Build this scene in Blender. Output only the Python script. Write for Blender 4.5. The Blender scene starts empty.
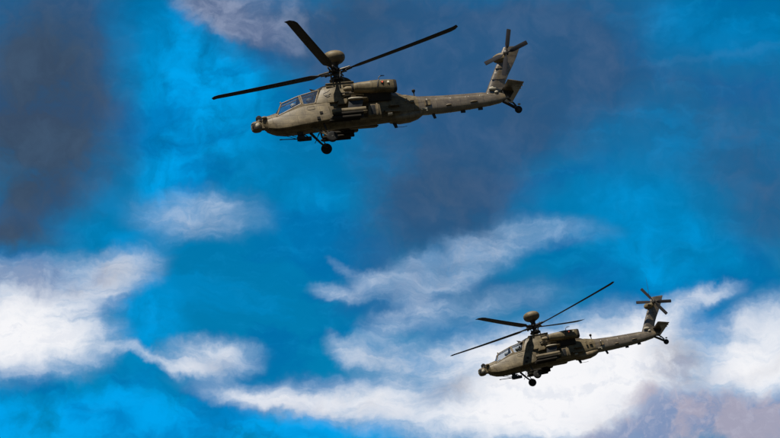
import bpy, bmesh, math, random
from mathutils import Vector, Matrix
random.seed(7)
C = bpy.context.scene.collection
PI = math.pi
HX, HZ = 4.95, 3.84            # rotor hub station (metres aft of the nose, metres above the wheels)

# ------------------------------------------------------------------ materials
def nt(name):
    m = bpy.data.materials.new(name); m.use_nodes = True
    t = m.node_tree; t.nodes.clear()
    return m, t
def N(t, typ, **kw):
    n = t.nodes.new(typ)
    for k, v in kw.items():
        if k.startswith('_'): setattr(n, k[1:], v)
    for k, v in kw.items():
        if not k.startswith('_'):
            key = k.replace('__', ' ')
            n.inputs[key].default_value = v
    return n
def L(t, a, b): t.links.new(a, b)

def paint(name, col, rough=.55, wear=.35, panels=True, metal=0.0, spec=.4, bump=.25, scale=1.0, soot=None):
    m, t = nt(name)
    out = N(t, 'ShaderNodeOutputMaterial'); b = N(t, 'ShaderNodeBsdfPrincipled')
    L(t, b.outputs[0], out.inputs[0])
    b.inputs['Metallic'].default_value = metal
    b.inputs['Specular IOR Level'].default_value = spec
    tc = N(t, 'ShaderNodeTexCoord')
    n1 = N(t, 'ShaderNodeTexNoise', Scale=1.6*scale, Detail=6.0, Roughness=.65); L(t, tc.outputs['Object'], n1.inputs['Vector'])
    mp = N(t, 'ShaderNodeMapping'); mp.inputs['Scale'].default_value = (1.1, 1.8, 2.0); L(t, tc.outputs['Object'], mp.inputs['Vector'])
    n2 = N(t, 'ShaderNodeTexNoise', Scale=2.2*scale, Detail=5.0, Roughness=.7); L(t, mp.outputs[0], n2.inputs['Vector'])
    n3 = N(t, 'ShaderNodeTexNoise', Scale=26*scale, Detail=3.0, Roughness=.6); L(t, tc.outputs['Object'], n3.inputs['Vector'])
    cr = N(t, 'ShaderNodeValToRGB'); L(t, n1.outputs['Fac'], cr.inputs[0])
    dk = tuple(c*(1-wear) for c in col); lt = tuple(min(1, c*(1+wear)) for c in col)
    cr.color_ramp.elements[0].position = .36; cr.color_ramp.elements[0].color = (*dk, 1)
    cr.color_ramp.elements[1].position = .66; cr.color_ramp.elements[1].color = (*lt, 1)
    mx = N(t, 'ShaderNodeMix', _data_type='RGBA', _blend_type='MULTIPLY'); mx.inputs[0].default_value = .75*min(1, wear*2.2)
    cr2 = N(t, 'ShaderNodeValToRGB'); L(t, n2.outputs['Fac'], cr2.inputs[0])
    cr2.color_ramp.elements[0].position = .38; cr2.color_ramp.elements[0].color = (.42, .38, .34, 1)
    cr2.color_ramp.elements[1].position = .58; cr2.color_ramp.elements[1].color = (1, 1, 1, 1)
    L(t, cr.outputs[0], mx.inputs[6]); L(t, cr2.outputs[0], mx.inputs[7])
    last = mx.outputs[2]
    hgt = n3.outputs['Fac']
    if panels:
        # panel seams: skin panels drawn along the airframe (object x / z)
        sp = N(t, 'ShaderNodeSeparateXYZ'); L(t, tc.outputs['Object'], sp.inputs[0])
        cb = N(t, 'ShaderNodeCombineXYZ'); L(t, sp.outputs['X'], cb.inputs['X']); 
        ad = N(t, 'ShaderNodeMath', _operation='ADD'); L(t, sp.outputs['Z'], ad.inputs[0])
        ml = N(t, 'ShaderNodeMath', _operation='MULTIPLY'); L(t, sp.outputs['Y'], ml.inputs[0]); ml.inputs[1].default_value = .55
        L(t, ml.outputs[0], ad.inputs[1]); L(t, ad.outputs[0], cb.inputs['Y'])
        br = N(t, 'ShaderNodeTexBrick', Scale=1.0)
        br.offset = .37; br.squash = 1.6; br.squash_frequency = 3
        br.inputs['Mortar Size'].default_value = .013; br.inputs['Mortar Smooth'].default_value = .3
        br.inputs['Brick Width'].default_value = .83; br.inputs['Row Height'].default_value = .43
        br.inputs['Color1'].default_value = (1, 1, 1, 1); br.inputs['Color2'].default_value = (.90, .90, .89, 1); br.inputs['Mortar'].default_value = (.38, .35, .32, 1)
        L(t, cb.outputs[0], br.inputs['Vector'])
        m2 = N(t, 'ShaderNodeMix', _data_type='RGBA', _blend_type='MULTIPLY'); m2.inputs[0].default_value = .85
        L(t, last, m2.inputs[6]); L(t, br.outputs['Color'], m2.inputs[7]); last = m2.outputs[2]
        sb = N(t, 'ShaderNodeMath', _operation='SUBTRACT'); L(t, hgt, sb.inputs[0]); L(t, br.outputs['Fac'], sb.inputs[1]); hgt = sb.outputs[0]
    L(t, last, b.inputs['Base Color'])
    rr = N(t, 'ShaderNodeMapRange'); rr.inputs['To Min'].default_value = rough-.1; rr.inputs['To Max'].default_value = rough+.18
    L(t, n2.outputs['Fac'], rr.inputs['Value']); L(t, rr.outputs[0], b.inputs['Roughness'])
    bp = N(t, 'ShaderNodeBump', Strength=bump, Distance=.012); L(t, hgt, bp.inputs['Height']); L(t, bp.outputs[0], b.inputs['Normal'])
    return m

OLIVE = paint('olive_drab_paint', (.140, .110, .062), .46, .34, spec=.25)
OLIVE_PLAIN = paint('olive_drab_fittings', (.140, .109, .062), .52, .32, spec=.25, panels=False)
TAIL = paint('grey_olive_paint', (.122, .096, .062), .22, .28, spec=.8)
GREYOL = paint('faded_grey_olive_paint', (.172, .128, .070), .46, .30)
DARK = paint('dark_metal', (.028, .027, .026), .45, .3, panels=False, metal=.3)
HUBM = paint('worn_steel', (.07, .065, .058), .42, .5, panels=False, metal=.5)
BLADE = paint('black_blade_paint', (.011, .011, .013), .55, .25, panels=False, spec=.3, bump=.05)
TRB = paint('grey_tail_blade_paint', (.026, .026, .030), .7, .15, panels=False, spec=.12, bump=.05)
RUBBER = paint('tyre_rubber', (.016, .016, .016), .75, .25, panels=False, spec=.25)
RIM = paint('wheel_rim_paint', (.055, .05, .04), .6, .3, panels=False)
CREAM = paint('pale_worn_paint', (.36, .32, .24), .5, .3, panels=False)
SUIT = paint('green_flight_suit', (.10, .11, .075), .85, .2, panels=False, spec=.15)
HELM = paint('pale_helmet_shell', (.33, .33, .30), .4, .15, panels=False)
SKIN = paint('skin', (.42, .25, .17), .55, .08, panels=False)
SEAT = paint('seat_fabric', (.05, .055, .05), .8, .2, panels=False)
SOOT_SHADE = paint('soot_and_shade_black', (.016, .014, .012), .8, .3, panels=False)  # exhaust soot; on the nacelle fairing it paints shade
MISS_SHADE = paint('shaded_missile_body', (.020, .017, .013), .85, .2, panels=False, spec=.12)

def lens(name, col, emit=0.0, rough=.08):
    m, t = nt(name); o = N(t, 'ShaderNodeOutputMaterial'); b = N(t, 'ShaderNodeBsdfPrincipled')
    n = N(t, 'ShaderNodeTexNoise', Scale=40.0); mr = N(t, 'ShaderNodeMapRange'); mr.inputs['To Min'].default_value = rough; mr.inputs['To Max'].default_value = rough+.1
    L(t, n.outputs['Fac'], mr.inputs['Value']); L(t, mr.outputs[0], b.inputs['Roughness'])
    b.inputs['Base Color'].default_value = (*col, 1); b.inputs['Coat Weight'].default_value = .6
    if emit: b.inputs['Emission Color'].default_value = (*col, 1); b.inputs['Emission Strength'].default_value = emit
    L(t, b.outputs[0], o.inputs[0]); return m
LENS = lens('dark_sensor_glass', (.02, .05, .045))
REDL = lens('red_beacon_lens', (.75, .13, .06), .35)
WHTL = lens('clear_beacon_lens', (.75, .66, .45), .25)

def glass():
    m, t = nt('canopy_glass'); o = N(t, 'ShaderNodeOutputMaterial')
    tr = N(t, 'ShaderNodeBsdfTransparent', Color=(.92, .95, .97, 1)); gl = N(t, 'ShaderNodeBsdfGlossy', Roughness=.04, Color=(.95, .97, 1, 1))
    fr = N(t, 'ShaderNodeFresnel', IOR=1.55); ns = N(t, 'ShaderNodeTexNoise', Scale=2.0, Detail=2.0); bp = N(t, 'ShaderNodeBump', Strength=.15, Distance=.02)
    tc = N(t, 'ShaderNodeTexCoord'); L(t, tc.outputs['Object'], ns.inputs['Vector'])
    L(t, ns.outputs['Fac'], bp.inputs['Height']); L(t, bp.outputs[0], gl.inputs['Normal'])
    mx = N(t, 'ShaderNodeMixShader'); ad = N(t, 'ShaderNodeMath', _operation='ADD'); ad.inputs[1].default_value = .22; ad.use_clamp = True
    L(t, fr.outputs[0], ad.inputs[0]); L(t, ad.outputs[0], mx.inputs[0]); L(t, tr.outputs[0], mx.inputs[1]); L(t, gl.outputs[0], mx.inputs[2]); L(t, mx.outputs[0], o.inputs[0])
    return m
GLASS = glass()

for n_ in TAIL.node_tree.nodes:
    if n_.type == 'BSDF_PRINCIPLED': n_.inputs['Coat Weight'].default_value = .8; n_.inputs['Coat Roughness'].default_value = .30

# ------------------------------------------------------------------ mesh helpers.  Stations: X metres aft of nose, y to port, z up
def P(X, y, z): return Vector((HX - X, y, z))
def ring_face(bm, a, b):
    n = len(a)
    for i in range(n):
        try: bm.faces.new((a[i], a[(i+1) % n], b[(i+1) % n], b[i]))
        except ValueError: pass
def loft(bm, rings, caps=True):
    R = [[bm.verts.new(p) for p in r] for r in rings]
    for a, b in zip(R, R[1:]): ring_face(bm, a, b)
    if caps: bm.faces.new(R[0][::-1]); bm.faces.new(R[-1])
    return R
def sect(X, zt, zb, w, n=3.0, tw=1.0, bw=1.0, y=0.0, k=36):
    m, h = (zt+zb)/2, (zt-zb)/2; r = []
    for i in range(k):
        a = 2*PI*i/k; c, s = math.cos(a), math.sin(a)
        yy = math.copysign(abs(c)**(2/n), c); zz = math.copysign(abs(s)**(2/n), s)
        f = bw + (tw-bw)*(zz+1)/2
        r.append(P(X, y + w*yy*f, m + h*zz))
    return r
def box(bm, x0, x1, y0, y1, z0, z1, bev=0.0, shear=None):
    g = bmesh.ops.create_cube(bm, size=1)['verts']
    for v in g:
        X = x0 if v.co.x < 0 else x1; y = y0 if v.co.y < 0 else y1; z = z0 if v.co.z < 0 else z1
        v.co = P(X, y, z)
    if bev:
        e = list({e for v in g for e in v.link_edges})
        bmesh.ops.bevel(bm, geom=e, offset=bev, segments=2, affect='EDGES', profile=.6)
def hexa(bm, pts, bev=0.0):
    """pts: 8 points, first 4 one side in order, last 4 the opposite side"""
    v = [bm.verts.new(p) for p in pts]
    fs = [(3, 2, 1, 0), (4, 5, 6, 7)] + [(i, (i+1) % 4, (i+1) % 4+4, i+4) for i in range(4)]
    for f in fs: bm.faces.new([v[i] for i in f])
    if bev:
        e = list({e for q in v for e in q.link_edges})
        bmesh.ops.bevel(bm, geom=e, offset=bev, segments=2, affect='EDGES', profile=.6)
def prism(bm, poly, y0, y1, bev=0.0):
    """poly: [(X,z)...]; y0,y1 numbers or lists"""
    n = len(poly)
    Y0 = y0 if isinstance(y0, (list, tuple)) else [y0]*n; Y1 = y1 if isinstance(y1, (list, tuple)) else [y1]*n
    a = [bm.verts.new(P(X, Y0[i], z)) for i, (X, z) in enumerate(poly)]
    b = [bm.verts.new(P(X, Y1[i], z)) for i, (X, z) in enumerate(poly)]
    bm.faces.new(a[::-1]); bm.faces.new(b); ring_face(bm, a, b)
    if bev:
        e = list({e for q in a+b for e in q.link_edges})
        bmesh.ops.bevel(bm, geom=e, offset=bev, segments=2, affect='EDGES', profile=.6)
def frame_of(d):
    d = d.normalized(); u = Vector((0, 0, 1)) if abs(d.z) < .9 else Vector((0, 1, 0))
    a = d.cross(u).normalized(); return a, a.cross(d).normalized()
def tube(bm, pts, rad, k=12, caps=True):
    pts = [Vector(p) for p in pts]; n = len(pts)
    rad = rad if isinstance(rad, (list, tuple)) else [rad]*n
    rings = []
    for i, p in enumerate(pts):
        d = (pts[min(i+1, n-1)]-pts[max(i-1, 0)])
        if i == 0: a, b = frame_of(d)
        else:
            dn = d.normalized(); a = (a-dn*a.dot(dn)).normalized(); b = a.cross(dn).normalized()
        rings.append([p+(a*math.cos(2*PI*j/k)+b*math.sin(2*PI*j/k))*rad[i] for j in range(k)])
    loft(bm, rings, caps)
def cyl(bm, p, q, r, r2=None, k=24): tube(bm, [p, q], [r, r if r2 is None else r2], k)
def revolve(bm, o, axis, prof, k=32):
    """prof: [(distance along axis, radius)...]"""
    a, b = frame_of(axis); ax = axis.normalized(); rings = []
    for h, r in prof: rings.append([o+ax*h+(a*math.cos(2*PI*j/k)+b*math.sin(2*PI*j/k))*max(r, 1e-4) for j in range(k)])
    loft(bm, rings)
def ball(bm, c, rx, ry=None, rz=None, seg=24):
    g = bmesh.ops.create_uvsphere(bm, u_segments=seg, v_segments=seg//2, radius=1)['verts']
    for v in g: v.co = Vector((v.co.x*rx, v.co.y*(ry or rx), v.co.z*(rz or rx)))+c
def obj(name, bm, mat, parent=None, label=None, smooth=35):
    bmesh.ops.recalc_face_normals(bm, faces=bm.faces)
    me = bpy.data.meshes.new(name); bm.to_mesh(me); bm.free()
    me.polygons.foreach_set('use_smooth', [True]*len(me.polygons))
    me.set_sharp_from_angle(angle=math.radians(smooth))
    me.materials.append(mat)
    o = bpy.data.objects.new(name, me); C.objects.link(o); o.parent = parent
    if label: o['label'] = label
    return o
def B(): return bmesh.new()

# ------------------------------------------------------------------ the helicopter
def make_helicopter():
    root = bpy.data.objects.new('attack_helicopter', None); C.objects.link(root)
    root['category'] = 'helicopter'; root['group'] = 'attack helicopters flying in the cloudy sky'

    # fuselage: lofted skin with a cockpit tub cut out
    bm = B()
    st = [(.40, 1.42, 1.02, .20, 2.2, .9, .6), (.50, 1.55, .90, .30, 2.4, .9, .58), (.66, 1.63, .76, .37, 2.4, .85, .58), (.90, 1.68, .62, .44, 2.4, .75, .6), (1.25, 1.77, .55, .51, 2.5, .7, .62),
          (1.50, 1.66, .53, .54, 3.0, .85, .62), (1.9, 1.70, .53, .57, 3.4, .95, .62), (2.3, 1.82, .54, .58, 4, .97, .62), (2.64, 1.93, .55, .59, 5, 1, .62), (3.1, 1.95, .56, .61, 5, 1, .62), (3.5, 2.0, .57, .63, 4, 1, .62),
          (4.0, 2.10, .58, .65, 3.4, .95, .64), (4.7, 2.2, .59, .67, 3.0, .9, .66), (5.5, 2.25, .61, .68, 2.8, .88, .68), (6.3, 2.35, .63, .69, 2.7, .85, .7), (7.0, 2.40, .65, .68, 2.6, .8, .72), (7.6, 2.38, .68, .66, 2.5, .75, .76),
          (8.1, 2.27, .72, .60, 2.5, .7, .85), (8.7, 2.10, .80, .52, 2.4, .7, .9), (9.2, 1.98, .92, .45, 2.5, .7, .95), (9.7, 1.91, .90, .42, 2.3, .66, .9), (10.5, 1.87, .90, .385, 2.2, .7, .9), (11.5, 1.85, .94, .345, 2.2, .72, .9),
          (12.5, 1.84, 1.01, .305, 2.2, .75, .9), (13.3, 1.83, 1.09, .27, 2.2, .78, .9), (13.9, 1.80, 1.19, .23, 2.4, .8, 1), (14.25, 1.70, 1.34, .17, 2.3, .8, 1), (14.42, 1.58, 1.43, .09, 2.2, .8, 1)]
    loft(bm, [sect(s[0], s[1], s[2], s[3], s[4], s[5], s[6], k=48) for s in st])
    fus = obj('fuselage', bm, OLIVE, root)
    bm = B()
    prism(bm, [(1.42, 1.20), (3.56, 1.20), (3.56, 3.2), (1.42, 3.2)], -.44, .44)
    cut = obj('cutter', bm, OLIVE)
    md = fus.modifiers.new('tub', 'BOOLEAN'); md.object = cut; md.operation = 'DIFFERENCE'; md.solver = 'EXACT'
    bpy.context.view_layer.update()
    dg = bpy.context.evaluated_depsgraph_get()
    me = bpy.data.meshes.new_from_object(fus.evaluated_get(dg)); fus.modifiers.clear(); fus.data = me; me.name = 'fuselage'
    bpy.data.objects.remove(cut)

    # ventral and dorsal fairings, tail boom details: sub-parts of the fuselage
    bm = B()
    loft(bm, [sect(X, zt, zb, w, 2.3, k=24) for X, zt, zb, w in [(7.35, .95, .80, .2), (7.6, 1.05, .62, .38), (8.1, 1.1, .54, .44), (8.7, 1.15, .58, .42), (9.15, 1.2, .72, .36), (9.5, 1.25, .95, .24), (9.7, 1.25, 1.08, .1)]])
    obj('ventral_fairing', bm, GREYOL, fus)
    bm = B()
    rr = []
    for X, z, w, h in [(8.25, 2.08, .14, .12), (8.6, 2.04, .15, .14), (9.3, 1.86, .155, .15), (10.5, 1.79, .15, .15), (11.8, 1.77, .14, .14), (12.9, 1.76, .13, .14), (13.2, 1.76, .1, .1)]:
        rr.append([P(X, w*math.cos(a), z+h*max(-.6, math.sin(a)*1.0)) for a in [2*PI*i/20 for i in range(20)]])
    loft(bm, rr); obj('driveshaft_cover', bm, TAIL, fus)
    # boom access panels, ledges, strakes
    bm = B(); box(bm, 9.58, 9.86, .37, .435, 1.33, 1.60, .01); obj('access_panel', bm, GREYOL, fus)
    bm = B(); box(bm, 9.60, 9.70, .39, .45, 1.36, 1.57, .004); obj('vent', bm, SOOT_SHADE, fus)
    bm = B(); box(bm, 9.35, 9.62, .36, .46, 1.10, 1.15, .01); box(bm, 9.56, 9.63, .36, .45, 1.0, 1.16, .01); obj('step', bm, CREAM, fus)
    bm = B(); hexa(bm, [P(7.45, .52, 1.48), P(8.1, .5, 1.44), P(8.1, .5, 1.36), P(7.45, .52, 1.36), P(7.55, .80, 1.46), P(8.02, .76, 1.42), P(8.02, .76, 1.37), P(7.55, .80, 1.37)], .01); obj('step', bm, OLIVE_PLAIN, fus)
    bm = B(); hexa(bm, [P(7.15, .55, 1.18), P(8.1, .52, 1.12), P(8.1, .5, 1.03), P(7.15, .55, 1.05), P(7.2, .82, 1.14), P(8.05, .74, 1.1), P(8.05, .74, 1.02), P(7.2, .82, 1.03)], .01); obj('step', bm, OLIVE_PLAIN, fus)
    bm = B(); ball(bm, P(12.35, .28, 1.33), .22, .10, .05); obj('blister', bm, GREYOL, fus)
    bm = B(); ball(bm, P(10.9, .33, 1.25), .16, .10, .05); obj('blister', bm, GREYOL, fus)
    bm = B(); box(bm, 7.35, 7.55, .60, .82, .86, .93, .02); obj('blister', bm, CREAM, fus)
    bm = B(); box(bm, 8.75, 8.95, .42, .50, 1.55, 1.66, .01); obj('access_panel', bm, GREYOL, fus)
    bm = B(); box(bm, 8.45, 8.56, .50, .57, 1.62, 1.76, .01); obj('access_panel', bm, GREYOL, fus)
    # riveted frames around the boom
    for X, zt, zb, w in [(9.72, 1.91, .90, .42), (11.0, 1.862, .918, .366), (12.1, 1.846, .98, .322), (13.25, 1.832, 1.084, .273)]:
        bm = B(); loft(bm, [sect(X+d, zt+.006, zb-.006, w+.006, 2.2, .72, .9, k=32) for d in (0, .05)]); obj('boom_joint', bm, TAIL, fus)

    me = fus.data; me.materials.append(TAIL)
    for p_ in me.polygons:
        if p_.center.x < HX-9.0: p_.material_index = 1

    # forward avionics bays along the lower nose, one each side
    for s in (1, -1):
        bm = B(); rings = []
        for X, zb, zt, yb, yt in [(.70, .84, 1.36, .40, .37), (1.0, .74, 1.42, .53, .43), (1.25, .68, 1.44, .63, .49), (1.75, .65, 1.62, .78, .53), (2.66, .70, 1.93, .92, .58), (3.5, .76, 1.95, .97, .63), (4.05, .82, 1.96, .985, .67), (4.20, .88, 1.92, .985, .67)]:
            pr = [(.25, zb+.04), (yb-.05, zb), (yb-.01, zb+.03), (yb, zb+.08)]+[(yb+(yt-yb)*f+.035*math.sin(PI*f), zb+.08+(zt-.04-zb-.08)*f) for f in (.25, .5, .75, .95)]+[(yt-.04, zt), (.25, zt-.02)]
            rings.append([P(X, s*y, z) for y, z in pr])
        loft(bm, rings); bay = obj('avionics_bay', bm, OLIVE, root, smooth=28)
        for (X, z, w) in [(3.62, 1.29, .15), (3.42, .97, .15)]:
            bm = B(); yy = .885 if z > 1.2 else .985
            box(bm, X-w/2, X+w/2, s*yy-.035, s*yy+.03, z-.06, z+.06, .01); obj('vent', bm, SOOT_SHADE, bay)
        bm = B()
        hexa(bm, [P(4.05, s*.5, 1.78), P(4.34, s*.5, 1.74), P(4.34, s*.5, .86), P(4.10, s*.5, .82), P(4.08, s*.94, 1.60), P(4.34, s*.95, 1.56), P(4.34, s*1.0, .95), P(4.14, s*.97, .88)], .03); obj('rear_bulkhead', bm, OLIVE_PLAIN, bay)
        # handrail
        bm = B(); tube(bm, [P(2.9, s*.74, 1.66), P(2.92, s*.79, 1.70), P(3.3, s*.80, 1.72), P(3.32, s*.75, 1.68)], .012, 8); obj('handhold', bm, DARK, bay)

    # transmission cowling behind the cockpit, rising to the rotor mast
    bm = B()
    prism(bm, [(3.44, 1.93), (3.86, 2.76), (4.05, 2.93), (5.15, 2.98), (5.22, 2.2), (4.6, 1.9)], [-.64, -.34, -.34, -.38, -.62, -.68], [.64, .34, .34, .38, .62, .68], .035)
    cow = obj('transmission_cowling', bm, OLIVE, root)
    bm = B(); box(bm, 4.25, 5.75, -.36, .36, 2.9, 3.09, .04); obj('mast_deck', bm, OLIVE_PLAIN, cow)
    bm = B(); loft(bm, [sect(X, zt, 1.9, w, 3, .9, 1, k=28) for X, zt, w in [(5.22, 2.96, .50), (5.8, 3.0, .50), (6.6, 2.92, .48), (7.3, 2.70, .46), (8.0, 2.36, .38), (8.5, 2.12, .25)]]); obj('rear_deck', bm, TAIL, cow)
    bm = B(); tube(bm, [P(3.98, .50, 2.45), P(4.0, .55, 2.50), P(4.20, .56, 2.56), P(4.34, .56, 2.66)], .018, 8); tube(bm, [P(4.03, .5, 2.36), P(4.15, .57, 2.33), P(4.28, .57, 2.42)], .018, 8); obj('handhold', bm, DARK, cow)
    bm = B(); box(bm, 4.22, 4.28, .52, .57, 2.05, 2.10, .005); obj('latch', bm, SOOT_SHADE, cow); bm = B(); box(bm, 4.0, 4.08, .54, .60, 2.02, 2.07, .005); obj('latch', bm, SOOT_SHADE, cow)
    # canopy-top fairing and wire cutter
    bm = B()
    prism(bm, [(3.60, 2.68), (3.62, 2.84), (4.0, 2.99), (4.3, 3.06), (4.3, 2.9), (3.9, 2.75)], -.30, .30, .02); obj('canopy_top_fairing', bm, BLADE, cow)
    bm = B(); hexa(bm, [P(3.46, -.02, 2.80), P(3.72, -.02, 2.86), P(3.62, -.02, 2.94), P(3.34, -.02, 3.02), P(3.46, .02, 2.80), P(3.72, .02, 2.86), P(3.62, .02, 2.94), P(3.34, .02, 3.02)]); obj('wire_cutter', bm, DARK, root)

    # engines
    for s in (1, -1):
        bm = B()
        loft(bm, [sect(X, zt, zb, w, n, y=s*y, k=32) for X, zt, zb, w, n, y in [(5.58, 2.74, 2.30, .22, 2.1, .93), (5.62, 2.78, 2.26, .27, 2.2, .93), (5.9, 2.80, 2.22, .30, 2.4, .94), (6.5, 2.81, 2.18, .32, 2.8, .95), (6.52, 2.825, 2.165, .335, 2.8, .95),
              (6.98, 2.83, 2.15, .34, 3.2, .96), (7.0, 2.81, 2.17, .325, 3.4, .96), (7.5, 2.79, 2.12, .33, 3.6, .97), (7.78, 2.76, 2.08, .32, 3.6, .97), (7.82, 2.74, 2.10, .30, 3.6, .97)]])
        nac = obj('engine_nacelle', bm, OLIVE, root)
        bm = B(); revolve(bm, P(5.60, s*.93, 2.52), Vector((1, 0, 0)), [(0, .19), (.06, .235), (.12, .22), (.13, .16)]); obj('intake_ring', bm, SOOT_SHADE, nac)
        bm = B(); revolve(bm, P(5.62, s*.93, 2.50), Vector((1, 0, 0)), [(0, .11), (.2, .14), (.38, .155), (.5, .13), (.58, .06), (.60, 0)]); obj('nose_gearbox', bm, OLIVE_PLAIN, nac)
        bm = B(); loft(bm, [sect(X, 2.77-i*.02, 2.06+i*.02, .325-i*.02, 3.6, y=s*.97, k=28) for i, X in enumerate([7.80, 7.92, 7.97])]); obj('exhaust_rim', bm, SOOT_SHADE, nac)
        # pylon shoulder linking nacelle and fuselage
        bm = B(); hexa(bm, [P(5.75, s*.45, 2.35), P(7.75, s*.42, 2.30), P(7.75, s*.42, 1.75), P(5.75, s*.5, 1.75), P(5.75, s*.82, 2.30), P(7.7, s*.86, 2.2), P(7.55, s*.66, 1.75), P(5.9, s*.68, 1.75)], .03); obj('nacelle_fairing', bm, SOOT_SHADE, nac)  # near-black colour stands in for the shade beneath the nacelle
        bm = B()
        tube(bm, [P(6.88, s*1.29, 2.36), P(6.90, s*1.31, 2.5), P(7.0, s*1.25, 2.78), P(7.06, s*1.0, 2.92), P(7.10, s*.95, 3.02), P(7.22, s*.95, 3.09), P(7.42, s*.95, 3.08)], [.03, .035, .03, .025, .022, .03, .02], 8)
        obj('bleed_pipe', bm, DARK, nac)
        for X, z, m, nm in [(7.17, 2.60, REDL, 'red_light'), (7.50, 2.57, WHTL, 'clear_light')]:
            bm = B(); revolve(bm, P(X, s*1.285, z), Vector((0, s, 0)), [(0, .085), (.03, .085), (.035, .06)], 16); rg = obj('light_housing', bm, CREAM if m is WHTL else DARK, nac)
            bm = B(); ball(bm, P(X, s*1.33, z), .05 if m is REDL else .045, .04, .05, 16); obj(nm, bm, m, nac)
        # lower cowl steps between the cockpit side and the wing
        bm = B(); hexa(bm, [P(4.72, s*.60, 2.02), P(5.25, s*.60, 2.06), P(5.20, s*.60, 1.72), P(4.62, s*.60, 1.70), P(4.78, s*.80, 2.0), P(5.2, s*.80, 2.02), P(5.18, s*.80, 1.72), P(4.66, s*.80, 1.70)], .02); obj('cooling_duct', bm, OLIVE_PLAIN, nac)
        bm = B(); tube(bm, [P(4.95, s*.72, 2.26), P(5.5, s*.80, 2.24), P(6.15, s*.84, 2.12)], [.05, .06, .05], 10); obj('service_strut', bm, OLIVE_PLAIN, nac)
        bm = B(); hexa(bm, [P(5.45, s*.62, 1.66), P(6.3, s*.62, 1.90), P(6.35, s*.62, 1.82), P(5.5, s*.62, 1.50), P(5.45, s*.90, 1.64), P(6.2, s*.90, 1.90), P(6.3, s*.90, 1.82), P(5.5, s*.90, 1.52)], .015); obj('work_platform', bm, OLIVE_PLAIN, nac)
        bm = B(); cyl(bm, P(5.35, s*.62, 1.7), P(5.40, s*.80, 2.25), .045, k=10); obj('service_strut', bm, DARK, nac)
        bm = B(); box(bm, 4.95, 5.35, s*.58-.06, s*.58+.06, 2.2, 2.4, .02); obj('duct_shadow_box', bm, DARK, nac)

    # canopy: frames and flat panes
    Fb, Ft, Rt, Rb = (1.24, .44, 1.46), (1.60, .30, 2.21), (2.63, .30, 2.56), (2.66, .56, 2.02)
    Q1, Q2, Q3, Q4 = (2.76, .57, 1.90), (2.72, .30, 2.58), (3.80, .32, 2.80), (3.44, .60, 1.97)
    bm = B()
    def bar(a, b, r=.035):
        tube(bm, [P(*a), P(*b)], r, 6)
    for s in (1, -1):
        S = lambda q: (q[0], q[1]*s, q[2])
        for a, b, r in [(Fb, Ft, .04), (Ft, Rt, .035), (Rt, Rb, .045), (Fb, Rb, .035), (Q2, Q1, .04), (Q2, Q3, .035), (Q1, Q4, .035), (Q3, Q4, .05), (Rt, Q2, .035), (Rb, Q1, .035)]:
            bar(S(a), S(b), r)
        # solid wedge between the two side windows
    for a in (Fb, Ft, Rt, Q2, Q3): bar(a, (a[0], -a[1], a[2]), .03)
    bar((1.24, 0, 1.74), (1.24, .44, 1.46), .03); bar((1.24, 0, 1.74), (1.24, -.44, 1.46), .03)
    can = obj('canopy_frame', bm, GREYOL, root)
    def pane(pts):
        b2 = B(); v = [b2.verts.new(P(*p)) for p in pts]; f = b2.faces.new(v)
        o = obj('window_pane', b2, GLASS, can); return o
    for s in (1, -1):
        S = lambda q: (q[0], q[1]*s, q[2])
        pane([S(Fb), S(Ft), S(Rt), S(Rb)]); pane([S(Q1), S(Q2), S(Q3), S(Q4)])
        b2 = B(); hexa(b2, [P(*S((1.22, .40, 1.40))), P(*S((2.66, .50, 1.95))), P(*S((2.66, .50, 1.70))), P(*S((1.22, .40, 1.20))), P(*S((1.22, .465, 1.44))), P(*S((2.66, .585, 2.0))), P(*S((2.66, .60, 1.70))), P(*S((1.22, .49, 1.20)))], .01)
        obj('canopy_sill', b2, OLIVE_PLAIN, can)
        b2 = B(); hexa(b2, [P(*S((2.60, .50, 2.0))), P(*S((3.50, .52, 1.96))), P(*S((3.5, .52, 1.8))), P(*S((2.6, .50, 1.7))), P(*S((2.60, .585, 2.0))), P(*S((3.50, .625, 1.96))), P(*S((3.5, .63, 1.8))), P(*S((2.60, .61, 1.7)))], .01)
        obj('canopy_sill', b2, OLIVE_PLAIN, can)
    pane([(1.60, .30, 2.21), (1.60, -.30, 2.21), (2.63, -.30, 2.56), (2.63, .30, 2.56)])
    pane([(2.72, .30, 2.58), (2.72, -.30, 2.58), (3.80, -.32, 2.80), (3.80, .32, 2.80)])
    pane([(1.24, .44, 1.46), (1.24, 0, 1.74), (1.24, -.44, 1.46), (1.60, -.30, 2.21), (1.60, .30, 2.21)])

    # crew seats, instrument coaming, blast shield
    for X, z in ((2.42, 1.36), (3.34, 1.58)):
        bm = B(); box(bm, X-.48, X, -.22, .22, z-.1, z+.02, .04); obj_s = obj('seat', bm, SEAT, root)
        bm = B(); hexa(bm, [P(X-.06, -.22, z), P(X+.05, -.22, z), P(X+.14, -.2, z+.95), P(X+.04, -.2, z+.95), P(X-.06, .22, z), P(X+.05, .22, z), P(X+.14, .2, z+.95), P(X+.04, .2, z+.95)], .03); obj('seat_back', bm, SEAT, obj_s)
    bm = B(); hexa(bm, [P(1.45, -.3, 1.3), P(1.78, -.3, 1.3), P(1.74, -.3, 1.74), P(1.5, -.3, 1.70), P(1.45, .3, 1.3), P(1.78, .3, 1.3), P(1.74, .3, 1.74), P(1.5, .3, 1.70)], .03); obj('instrument_panel', bm, DARK, root)
    bm = B(); hexa(bm, [P(2.62, -.3, 1.3), P(2.78, -.3, 1.3), P(2.80, -.3, 2.06), P(2.68, -.3, 2.06), P(2.62, .3, 1.3), P(2.78, .3, 1.3), P(2.80, .3, 2.06), P(2.68, .3, 2.06)], .03); obj('instrument_panel', bm, DARK, root)

    # sensor turret on the nose
    bm = B()
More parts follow.
